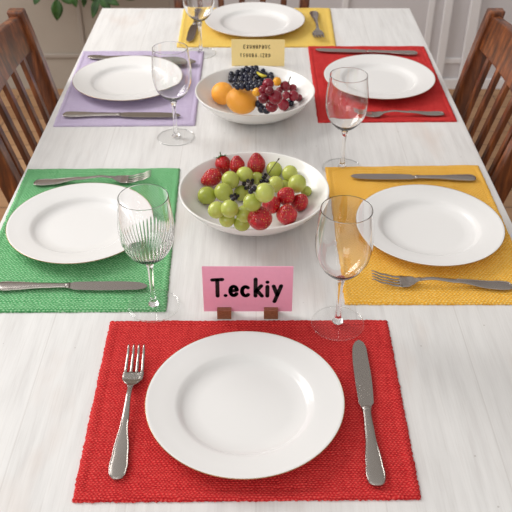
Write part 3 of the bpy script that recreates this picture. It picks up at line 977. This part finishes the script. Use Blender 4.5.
# ------------------------------------------------------------------ chairs (local: faces +Y, origin on the floor)
def make_chair():
    root = empty('dining_chair')
    ZT = .93
    def yb(z): return -.19 if z < .45 else -.19 - .105*((z-.45)/.48)**1.1
    def xb(z): return .178 + .035*max(0, z-.4)/.53
    def post(sx):
        b = MB(); secs = []
        for i in range(15):
            z = ZT*i/14; y = yb(z) + (-.03*(1-z/.45) if z < .45 else 0); x = sx*xb(z)
            hx = .0150; hyy = .021 if z < .8 else .021-.003*(z-.8)/.185
            if i == 14: z -= .002
            secs.append([(x-hx, y-hyy, z), (x+hx, y-hyy, z), (x+hx, y+hyy, z), (x-hx, y+hyy, z)])
        b.loft(secs); b.build('post', M['chair'], root, smooth=False, bevel=.004)
    post(-1); post(1)
    # crest rail, gently bowed
    b = MB(); secs = []
    for i in range(13):
        t = -1+2*i/12; x = t*(xb(.88)-.012); bow = -.014*(1-t*t)
        zl, zh = .838, .918+.008*(1-t*t)
        secs.append([(x, yb(zl)+bow-.010, zl), (x, yb(zh)+bow-.010, zh), (x, yb(zh)+bow+.010, zh), (x, yb(zl)+bow+.010, zl)])
    b.loft(secs); b.build('crest_rail', M['chair'], root, smooth=False, bevel=.004)
    b = MB(); b.box((-.172, yb(.52)-.009, .505), (.172, yb(.52)+.009, .545)); b.build('lower_rail', M['chair'], root, smooth=False, bevel=.003)
    for k in range(5):
        t = (-2+k)/2*.72
        b = MB(); secs = []
        for i in range(9):
            z = .535+(.85-.535)*i/8; x = t*xb(z)*.93; y = yb(z) - .010*(1-t*t)*(i/8)
            secs.append([(x-.0095, y-.006, z), (x+.0095, y-.006, z), (x+.0095, y+.006, z), (x-.0095, y+.006, z)])
        b.loft(secs); b.build('slat', M['chair'], root, smooth=False, bevel=.002)
    b = MB(); b.loft([[(-.195, -.205, z), (.195, -.205, z), (.225, .21, z), (-.225, .21, z)] for z in (.435, .462)])
    b.build('seat', M['chair'], root, smooth=False, bevel=.008)
    b = MB(); b.box((-.15, -.175, .385), (.15, -.155, .435)); b.box((-.165, .165, .385), (.165, .185, .435)); b.box((-.165, -.155, .385), (-.145, .165, .435)); b.box((.145, -.155, .385), (.165, .165, .435))
    b.build('seat_frame', M['chair'], root, smooth=False)
    for sx in (-1, 1):
        b = MB(); x = sx*.175; y = .175
        def sq(h, z): return [(x-h, y-h, z), (x+h, y-h, z), (x+h, y+h, z), (x-h, y+h, z)]
        b.loft([sq(.014, 0), sq(.019, .435)]); b.build('leg', M['chair'], root, smooth=False, bevel=.003)
    return root
ch = make_chair()
XO = .265
ch.location = (XO, 1.59, 0); ch.rotation_euler = (0, 0, PI/2)
tag(ch, 'brown slatted wooden chair at the right side of the table', 'chair', 'slatted dining chairs')
c2_ = dup(ch); c2_.location = (-XO, 1.59, 0); c2_.rotation_euler = (0, 0, -PI/2)
tag(c2_, 'dark brown slatted wooden chair at the left side of the table', 'chair', 'slatted dining chairs')
c3 = dup(ch); c3.location = (-.045, 2.24, 0); c3.rotation_euler = (0, 0, PI)
tag(c3, 'wooden chair behind the far end of the table, only slivers of its back showing', 'chair', 'slatted dining chairs')

# ------------------------------------------------------------------ plant on a wall shelf
b = MB(); b.box((-1.05, 3.18, .64), (-.50, WY-.012, .665)); sh = b.build('wall_shelf', M['door'], smooth=False, bevel=.002)
tag(sh, 'small beige wall shelf carrying the leafy plant, above the left door panel', 'shelf')
pl = empty('potted_plant', (-.74, 3.30, .665), 0, 'leafy green plant hanging down into the top left of the photo', 'plant')
b = MB(); b.lathe([(0, 0), (.06, 0), (.082, .13), (.088, .13), (.088, .15), (.078, .15), (.074, .125), (0, .125)], 36); b.build('pot', M['pot'], pl)
b = MB(); b.lathe([(0, .120), (.073, .120), (.073, .128), (0, .132)], 24); b.build('soil', M['soil'], pl)
PY = 3.04
def leaf(px, py, L, W, dirx, dirz, tw):
    r = ray(px, py); t = PY/r.y; P = Vector((0, 0, CAMZ)) + r*t     # leaf centre
    base = Vector((pl.location))
    D = Vector((dirx, -.15, dirz)).normalized(); S = D.cross(Vector((math.sin(tw), -math.cos(tw), .25))).normalized(); Nn = D.cross(S)
    vs = []; n = 10; fs = []
    for i in range(n+1):
        u = i/n; w = W*math.sin(PI*u**.85)**.9*.5 if 0 < i < n else 0.0003
        c = P + D*(u-.5)*L + Nn*(.12*L*(u-.5)**2)
        for s in (-1, -.5, 0, .5, 1):
            vs.append(c + S*w*s - Nn*abs(s)*w*.25 - base)
    for i in range(n):
        for k in range(4): fs.append((i*5+k, i*5+k+1, (i+1)*5+k+1, (i+1)*5+k))
    b = MB(); b.add(vs, fs); o = b.build('leaf', M['leaf'], pl)
    sm = o.modifiers.new('t', 'SOLIDIFY'); sm.thickness = .0008
    return P - D*L*.5 - base
st = MB()
LV = [(57, 10, .085, .046, -.1, -1, .3), (37, -2, .06, .035, -.5, -.9, -.3), (74, 0, .06, .03, .2, -1, .2), (84, 1, .05, .022, -.1, -1, .5),
      (95, 8, .085, .032, -.35, -1, -.2), (105, 4, .07, .034, .7, -.8, .3), (66, -2, .06, .04, .6, -.8, .2), (112, 1, .065, .03, .9, -.5, .2), (128, -3, .06, .026, 1, -.35, .1),
      (47, -8, .07, .04, -.6, -.7, .0), (90, -8, .08, .04, .3, -1, .3), (118, -10, .07, .04, .9, -.2, .2), (30, -14, .07, .04, -1, -.3, .2), (70, -18, .08, .05, .1, -.9, .4), (100, -20, .08, .05, .5, -.8, -.4), (52, -26, .08, .05, -.4, -.8, .4), (82, -34, .09, .05, 0, -.8, .1)]
for l in LV:
    e = leaf(*l)
    s0 = Vector((random.uniform(-.03, .03), random.uniform(-.04, 0), .125))
    m1 = s0*.4 + e*.6; m1.z = max(s0.z, e.z)+.05
    m0 = (s0+m1)/2; m0.z = m1.z+.01
    m2 = (m1*.35+e*.65); m2.z = m2.z+.01
    st.tube([s0, m0, m1, m2, e], .0018, 6)
st.build('stem', M['leaf'], pl)

# ------------------------------------------------------------------ light
w = bpy.data.worlds.new('World'); bpy.context.scene.world = w; w.use_nodes = True
t = w.node_tree; bg = t.nodes['Background']
tc = N(t, 'ShaderNodeTexCoord'); s = N(t, 'ShaderNodeSeparateXYZ'); t.links.new(tc.outputs['Generated'], s.inputs[0])
v = math_(t, 'ADD', math_(t, 'ADD', math_(t, 'MULTIPLY', s.outputs[0], -.25), math_(t, 'MULTIPLY', s.outputs[1], -.28)), math_(t, 'ADD', math_(t, 'MULTIPLY', s.outputs[2], .35), .42))
col = ramp(t, v, [(.05, hexc('8A8078')), (.45, hexc('D6D2CE')), (.9, hexc('FFFEFC'))])
t.links.new(col, bg.inputs[0]); bg.inputs[1].default_value = .75
def area(name, loc, tgt, size, sizey, power, col=(1, 1, 1)):
    l = bpy.data.lights.new(name, 'AREA'); l.shape = 'RECTANGLE'; l.size = size; l.size_y = sizey; l.energy = power; l.color = col
    o = bpy.data.objects.new(name, l); C.objects.link(o); o.location = loc
    o.rotation_euler = (Vector(tgt)-Vector(loc)).to_track_quat('-Z', 'Y').to_euler(); return o
area('window_light', (-2.1, 2.2, 2.3), (0, 1.2, .75), 1.5, 1.6, 62, (1, .985, .965))
area('front_fill_light', (-.9, -1.6, 2.1), (0, 1.2, .75), 1.6, 1.3, 15, (1, .99, .98))  # unseen fill lamp, added to brighten the card faces towards the camera

# ------------------------------------------------------------------ camera
cam = bpy.data.cameras.new('camera'); co = bpy.data.objects.new('camera', cam); C.objects.link(co)
cam.sensor_width = 36; cam.lens = F/512*36; co.location = (0, 0, CAMZ); co.rotation_euler = (PI/2-PITCH, 0, 0)
cam.dof.use_dof = True; cam.dof.focus_distance = 1.22; cam.dof.aperture_fstop = 11
cam.clip_start = .02
sc = bpy.context.scene; sc.camera = co
vs = sc.view_settings; vs.view_transform = 'Standard'; vs.look = 'None'; vs.gamma = 1; vs.exposure = 0.04; vs.use_curve_mapping = False
sc.cycles.sample_clamp_indirect = 0; sc.cycles.max_bounces = 16; sc.cycles.transmission_bounces = 16; sc.cycles.transparent_max_bounces = 16
for o in list(C.objects):
    if 'used' in o: del o['used']
